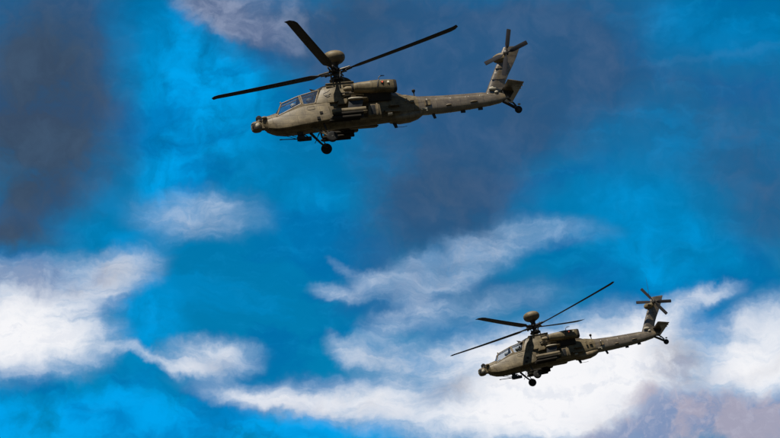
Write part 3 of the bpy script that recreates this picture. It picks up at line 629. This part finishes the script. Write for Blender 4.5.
# bearing / elevation of the sky direction, in "hundred thousandths of a turn": u = azimuth, v = elevation, both in hundreds of 1/4333 rad
sep = N(t, 'ShaderNodeSeparateXYZ'); L(t, tc.outputs['Generated'], sep.inputs[0])
az = M_('ARCTAN2', sep.outputs['X'], sep.outputs['Y'])
el = M_('ARCSINE', sep.outputs['Z'])
U = M_('MULTIPLY', az, FPX/100*math.cos(e)); V_ = M_('MULTIPLY', M_('SUBTRACT', el, e), FPX/100)
cb = N(t, 'ShaderNodeCombineXYZ'); L(t, U, cb.inputs['X']); L(t, V_, cb.inputs['Y'])
uv = cb.outputs[0]
def noise(vec, scale, detail=6.0, rough=.55, dist=0.0, w=None, sc=None, loc=None, rot=None):
    if sc or loc or rot:
        mp = N(t, 'ShaderNodeMapping'); L(t, vec, mp.inputs['Vector'])
        if sc: mp.inputs['Scale'].default_value = sc
        if loc: mp.inputs['Location'].default_value = loc
        if rot: mp.inputs['Rotation'].default_value = (0, 0, rot)
        vec = mp.outputs[0]
    n = N(t, 'ShaderNodeTexNoise', _noise_dimensions='3D' if w else '2D', Scale=scale, Detail=detail, Roughness=rough, Distortion=dist); L(t, vec, n.inputs['Vector']); return n
# domain warp in two octaves
wn = noise(uv, .8, 2.0, .5); wn2 = noise(uv, 3.0, 4.0, .6, loc=(7, 3, 0))
def vm(op, a, b):
    n = N(t, 'ShaderNodeVectorMath', _operation=op)
    for i, v in enumerate((a, b)):
        if isinstance(v, tuple): n.inputs[i].default_value = v
        elif isinstance(v, float): n.inputs[3].default_value = v
        else: L(t, v, n.inputs[i])
    return n.outputs[0]
w1 = vm('SCALE', vm('SUBTRACT', wn.outputs['Color'], (.5, .5, .5)), .26)
w2 = vm('SCALE', vm('SUBTRACT', wn2.outputs['Color'], (.5, .5, .5)), .22)
uvw = vm('ADD', vm('ADD', uv, w1), w2)
def blobs(lst, vec=uvw):
    """soft ellipses on the sky: (x, y, rx, ry, angle_deg, amount), bearings and radii in 1/4333 rad about the bearing (390, 219)"""
    tot = None
    for x, y, rx, ry, an, am in lst:
        mp = N(t, 'ShaderNodeMapping', _vector_type='TEXTURE'); L(t, vec, mp.inputs['Vector'])
        mp.inputs['Location'].default_value = ((x-390)/100, (219-y)/100, 0); mp.inputs['Rotation'].default_value = (0, 0, math.radians(an)); mp.inputs['Scale'].default_value = (rx/100, ry/100, 1e3)
        gr = N(t, 'ShaderNodeTexGradient', _gradient_type='SPHERICAL'); L(t, mp.outputs[0], gr.inputs['Vector'])
        sm = SM(gr.outputs['Fac'], 0, 1)
        tot = M_('MULTIPLY', sm, am) if tot is None else M_('MULTIPLY_ADD', sm, am, tot)
    return tot
def stroke(pts):
    """a feathery strand: [(x, y, half_width, amount)...] turned into overlapping long ellipses"""
    out = []
    for (x0, y0, w0, a0), (x1, y1, w1_, a1) in zip(pts, pts[1:]):
        ln = math.hypot(x1-x0, y1-y0)
        out.append(((x0+x1)/2, (y0+y1)/2, ln*.85+w0*.4, (w0+w1_)/2, -math.degrees(math.atan2(y1-y0, x1-x0)), (a0+a1)/2))
    return out
ru = M_('MAXIMUM', M_('DIVIDE', M_('ABSOLUTE', U), 5.2), M_('DIVIDE', M_('ABSOLUTE', V_), 3.4)); outside = SM(ru, .98, 1.7)
front = SM(sep.outputs['Y'], -.05, .15); outside = M_('MAXIMUM', outside, M_('SUBTRACT', 1.0, front))
def mixc(fac, a, b, mode='MIX'):
    n = N(t, 'ShaderNodeMix', _data_type='RGBA', _blend_type=mode)
    if isinstance(fac, (int, float)): n.inputs[0].default_value = fac
    else: L(t, fac, n.inputs[0])
    for i, v in ((6, a), (7, b)):
        if isinstance(v, tuple): n.inputs[i].default_value = (*v, 1)
        else: L(t, v, n.inputs[i])
    return n.outputs[2]
def lin(r, g_, b):
    f = lambda c: (c/255/12.92 if c/255 <= .04045 else ((c/255+.055)/1.055)**2.4)/.10
    return (f(r), f(g_), f(b))
# shared textures
T_big = noise(uvw, 1.0, 5.0, .55, .2, loc=(3, 9, 0)).outputs['Fac']
T_mid = noise(uvw, 2.4, 6.0, .60, .3, loc=(9, 2, 0)).outputs['Fac']
T_fib = noise(uvw, 3.2, 7.0, .64, .35, sc=(.55, 2.0, 1), rot=-.3, loc=(1, 4, 0)).outputs['Fac']     # stretched: wind-drawn fibres
T_fin = noise(uvw, 8.0, 5.0, .65, .3, loc=(5, 5, 0)).outputs['Fac']
def C0(v, k): return M_('MULTIPLY', M_('SUBTRACT', v, .5), k)

# --- clear sky: the sky model seen deep and saturated
hs = N(t, 'ShaderNodeHueSaturation'); L(t, sky.outputs[0], hs.inputs['Color']); hs.inputs['Saturation'].default_value = 1.5; hs.inputs['Hue'].default_value = .49; hs.inputs['Value'].default_value = .84
deep = mixc(1.0, hs.outputs[0], (.01, .93, 1.0), 'MULTIPLY')
veil = blobs([(200, 120, 110, 120, 75, 1.0), (190, 50, 90, 70, -60, .8), (225, 100, 80, 60, 0, .35), (165, 180, 70, 90, -10, .6), (60, 435, 300, 80, 0, 1.3), (200, 445, 260, 60, 0, 1.0), (310, 195, 110, 46, 0, .45), (630, 205, 150, 80, 0, .42), (700, 30, 120, 80, 20, .30), (680, 262, 170, 60, 0, .45), (300, 245, 90, 60, 0, .35), (705, 335, 50, 60, 40, .9), (340, 436, 200, 40, 0, .8), (120, 250, 90, 30, 0, .5), (150, 325, 60, 70, 0, .7), (130, 305, 60, 60, 10, .3), (60, 235, 90, 20, 0, .3), (640, 280, 90, 40, 0, .25)])
veil = M_('MULTIPLY', veil, M_('ADD', .55, C0(M_('ADD', T_big, M_('SUBTRACT', T_mid, .5)), 1.3)))
veil = M_('MULTIPLY', SM(veil, -.05, .85), .97)
c_sky = mixc(veil, deep, lin(0, 164, 238))
deep_n = noise(uvw, .9, 5.0, .58, .4, sc=(.6, 1.5, 1), rot=.35, loc=(6, 1, 0)).outputs['Fac']
c_sky = mixc(M_('MULTIPLY', SM(deep_n, .48, .68), .55), c_sky, lin(0, 100, 166))
c_sky = mixc(M_('MULTIPLY', SM(deep_n, .46, .30), .35), c_sky, lin(0, 146, 214))
c_sky = mixc(M_('MULTIPLY', SM(M_('ADD', T_fib, C0(T_fin, .4)), .50, .78), .16), c_sky, lin(25, 156, 222))

# --- smoke-grey and slate cloud
slate = blobs([(0, 40, 150, 150, 0, 1.0), (10, 150, 160, 110, 0, 1.0), (70, 90, 90, 190, 5, .75), (90, 30, 70, 110, 0, .35), (30, 215, 90, 40, 20, .7), (10, 240, 110, 26, -6, .7),
               (400, 30, 150, 110, 0, .8), (480, 70, 170, 120, 0, .85), (560, 60, 120, 130, 0, .7), (600, 20, 90, 90, 0, .3), (440, 170, 110, 110, 20, .9), (500, 150, 110, 70, 10, .5), (400, 235, 100, 70, 30, .6), (470, 225, 90, 60, 10, .5), (340, 30, 90, 70, 0, .6), (280, 50, 90, 50, -20, .6), (250, 20, 90, 60, 0, .5), (350, 90, 70, 50, 0, .45),
               (760, 120, 110, 100, 0, .45), (750, 190, 90, 90, 0, .55), (785, 235, 80, 70, 0, .6), (660, 90, 110, 50, 0, .3), (400, 300, 120, 50, 0, .40), (500, 290, 110, 50, 0, .5), (600, 280, 60, 40, 0, .15), (500, 70, 300, 190, 5, .55), (700, 120, 160, 110, 0, .22), (450, 190, 130, 110, 20, .3)])
slate = M_('MULTIPLY', M_('ADD', slate, 0.0), M_('ADD', .95, M_('ADD', C0(T_big, .9), C0(T_mid, .35))))
slate = M_('MULTIPLY', SM(M_('ADD', slate, C0(T_fin, .06)), -.10, 1.25), SM(slate, 0, .2))
warmth = blobs([(40, 110, 120, 150, 0, 1.0), (10, 180, 130, 90, 0, .8), (40, 60, 70, 60, 0, .4), (330, 20, 110, 60, 0, .4), (440, 190, 90, 70, 0, .3), (530, 100, 60, 60, 0, .25), (20, 245, 110, 30, 0, .7)])
warmth = M_('MULTIPLY', warmth, M_('ADD', .95, C0(T_mid, 2.2)), clamp=True)
sl_col = mixc(warmth, lin(42, 84, 126), lin(56, 70, 91))
sl_col = mixc(SM(M_('ADD', T_mid, C0(T_fin, .1)), .30, .85), sl_col, mixc(warmth, lin(66, 96, 134), lin(66, 84, 107)))
c1 = mixc(M_('MULTIPLY', slate, .93), c_sky, sl_col)

# --- white cloud
L_ = [(-10, 335, 120, 60, 0, 1.3), (45, 340, 90, 46, -5, .9), (80, 345, 60, 40, 0, .45), (20, 300, 100, 40, 8, .7), (85, 288, 80, 36, 14, .6), (130, 272, 60, 30, 20, .55), (100, 310, 50, 36, 50, .35), (0, 275, 90, 24, 0, .45), (60, 268, 100, 18, 3, .25),
      (198, 213, 90, 34, 0, .62),
      (212, 358, 58, 26, 4, .95), (240, 357, 40, 20, 0, .35), (190, 368, 50, 12, -8, .4),
      (250, 396, 90, 16, -10, .7), (290, 400, 90, 22, -8, .5), (340, 402, 110, 32, -2, .75), (390, 392, 100, 26, 10, .55), (400, 414, 110, 30, -4, .6),
      (470, 405, 110, 50, 10, .65), (520, 390, 110, 66, 5, .85), (590, 378, 130, 78, 12, 1.5), (640, 345, 90, 50, 15, .7), (560, 430, 160, 50, 0, .9), (510, 350, 110, 40, 5, .55), (670, 380, 90, 60, 0, .6),
      (765, 345, 70, 56, 40, 1.2), (740, 345, 60, 40, 40, .5), (780, 385, 80, 40, 0, .8), (730, 375, 80, 30, 10, .5)]
L_ += stroke([(108, 352, 12, .5), (130, 353, 8, .55), (150, 363, 8, .6), (172, 371, 10, .6), (195, 373, 12, .5)])
L_ += stroke([(318, 290, 10, .5), (350, 297, 14, .6), (382, 289, 22, .42), (425, 274, 30, .48), (470, 256, 34, .48), (516, 234, 34, .34)])
L_ += stroke([(330, 262, 5, .25), (343, 276, 9, .32), (370, 284, 12, .3), (402, 280, 14, .3)])
L_ += stroke([(505, 238, 22, .25), (555, 228, 28, .28), (605, 234, 14, .25)]) + stroke([(395, 296, 10, .3), (440, 285, 14, .3), (490, 262, 16, .3)])
L_ += stroke([(368, 328, 14, .5), (402, 320, 22, .55), (435, 311, 24, .40), (500, 298, 28, .32), (560, 290, 14, .2)])
L_ += stroke([(330, 338, 16, .35), (340, 349, 18, .5), (362, 356, 24, .6), (400, 360, 32, .75), (450, 354, 24, .4), (510, 346, 30, .5)])
L_ += stroke([(640, 325, 26, .6), (690, 303, 18, .75), (728, 292, 9, .7)])
white = blobs([(x, y, rx*1.14, ry*1.16, an, am*.93) for x, y, rx, ry, an, am in L_]); white = M_('DIVIDE', M_('MULTIPLY', white, 1.30), M_('ADD', 1.0, M_('MULTIPLY', white, .45)))
dens = M_('ADD', white, M_('ADD', C0(T_fib, .70), C0(T_mid, .50)))
dens = M_('ADD', dens, C0(T_fin, .10))
dens = M_('MULTIPLY', dens, SM(white, .0, .40))
wm = M_('MULTIPLY', M_('POWER', SM(dens, -.25, 1.40), 1.1), SM(white, 0, .22))
core = SM(M_('ADD', dens, C0(T_fin, .2)), .35, 1.30)
wc = mixc(core, lin(160, 186, 218), lin(247, 247, 250))
gr_ = blobs([(50, 282, 130, 30, 5, 1.2), (20, 268, 110, 22, 0, .9), (215, 366, 60, 16, 5, .45), (200, 222, 70, 18, 0, .35), (440, 272, 130, 30, 25, .8), (340, 408, 110, 24, 0, .45), (445, 394, 50, 20, 10, .75), (400, 360, 80, 20, 0, .25), (620, 425, 100, 40, 0, .3), (480, 380, 60, 20, 0, .3), (675, 358, 60, 40, 30, .8), (700, 380, 60, 30, 0, .5), (760, 370, 50, 14, 30, .3)])
gr_ = M_('MULTIPLY', gr_, SM(M_('ADD', T_mid, C0(T_fin, .2)), .22, .72), clamp=True)
wc = mixc(M_('MULTIPLY', gr_, .92), wc, mixc(SM(T_big, .42, .58), lin(146, 150, 168), lin(132, 150, 184)))
wc = mixc(M_('MULTIPLY', SM(M_('ADD', T_fib, C0(T_fin, .5)), .50, .72), .30), wc, lin(190, 202, 222))
halo = M_('MULTIPLY', SM(M_('MULTIPLY', white, M_('ADD', 1.0, C0(T_fib, 1.6))), .0, .9), .40)
c2 = mixc(wm, mixc(halo, c1, lin(120, 165, 208)), wc)

# --- mauve-grey bank low on the right
mv = blobs([(640, 432, 80, 40, 12, 1.0), (700, 425, 90, 44, 0, .9), (765, 428, 90, 46, 0, 1.0), (590, 440, 60, 20, 10, .7), (640, 400, 30, 20, 0, .6), (700, 398, 70, 22, 0, .6), (765, 405, 50, 24, 0, .4), (675, 372, 40, 26, 30, .35)])
mvd = M_('ADD', mv, M_('ADD', C0(T_mid, 1.1), C0(T_fin, .45))); mvd = M_('MULTIPLY', mvd, SM(mv, 0, .25))
mm = M_('MULTIPLY', SM(mvd, -.05, 1.10), SM(mv, 0, .2))
mcol = mixc(SM(M_('ADD', T_big, C0(T_mid, .6)), .40, .60), lin(128, 146, 184), lin(172, 166, 184))
mcol = mixc(M_('MULTIPLY', SM(T_fin, .45, .7), .35), mcol, lin(196, 192, 208))
c3 = mixc(M_('MULTIPLY', mm, .88), c2, mcol)

# --- lavender cloud high on the left
lv = blobs([(200, 5, 60, 34, -30, .9), (235, 22, 60, 34, -25, .8), (262, 40, 60, 30, -20, .7), (290, 20, 80, 40, 0, .45), (240, 0, 90, 24, 0, .5)])
lvd = M_('ADD', lv, M_('ADD', C0(T_mid, .6), C0(T_fib, .3))); lvd = M_('MULTIPLY', lvd, SM(lv, 0, .5))
c4 = mixc(M_('MULTIPLY', SM(lvd, -.15, 1.3), SM(lv, 0, .4)), c3, mixc(SM(T_mid, .35, .68), lin(92, 112, 148), lin(134, 148, 178)))
# faint drawn-out streak on the right
c4 = mixc(M_('MULTIPLY', blobs(stroke([(640, 74, 8, .8), (710, 66, 6, 1.0), (785, 54, 8, 1.0)])), .07), c4, lin(110, 150, 195))
# made-up cloud out of view: slate cuts the ambient, white brightens glass and flanks
off_n = noise(tc.outputs['Generated'], 2.4, 5.0, .6, .3, w=True, sc=(1, 1, 2.0))
oc = mixc(SM(off_n.outputs['Fac'], .38, .56), hs.outputs[0], lin(60, 62, 68))
oc = mixc(SM(off_n.outputs['Fac'], .56, .68), oc, lin(185, 186, 190))
c5 = mixc(outside, c4, oc)
L(t, c5, bg.inputs['Color'])

sc = bpy.context.scene
sc.view_settings.view_transform = 'Standard'; sc.view_settings.look = 'None'; sc.view_settings.exposure = EXPO; sc.view_settings.gamma = 1
sc.render.engine = 'CYCLES'
sc.cycles.use_denoising = True
sc.cycles.max_bounces = 6; sc.cycles.transparent_max_bounces = 12
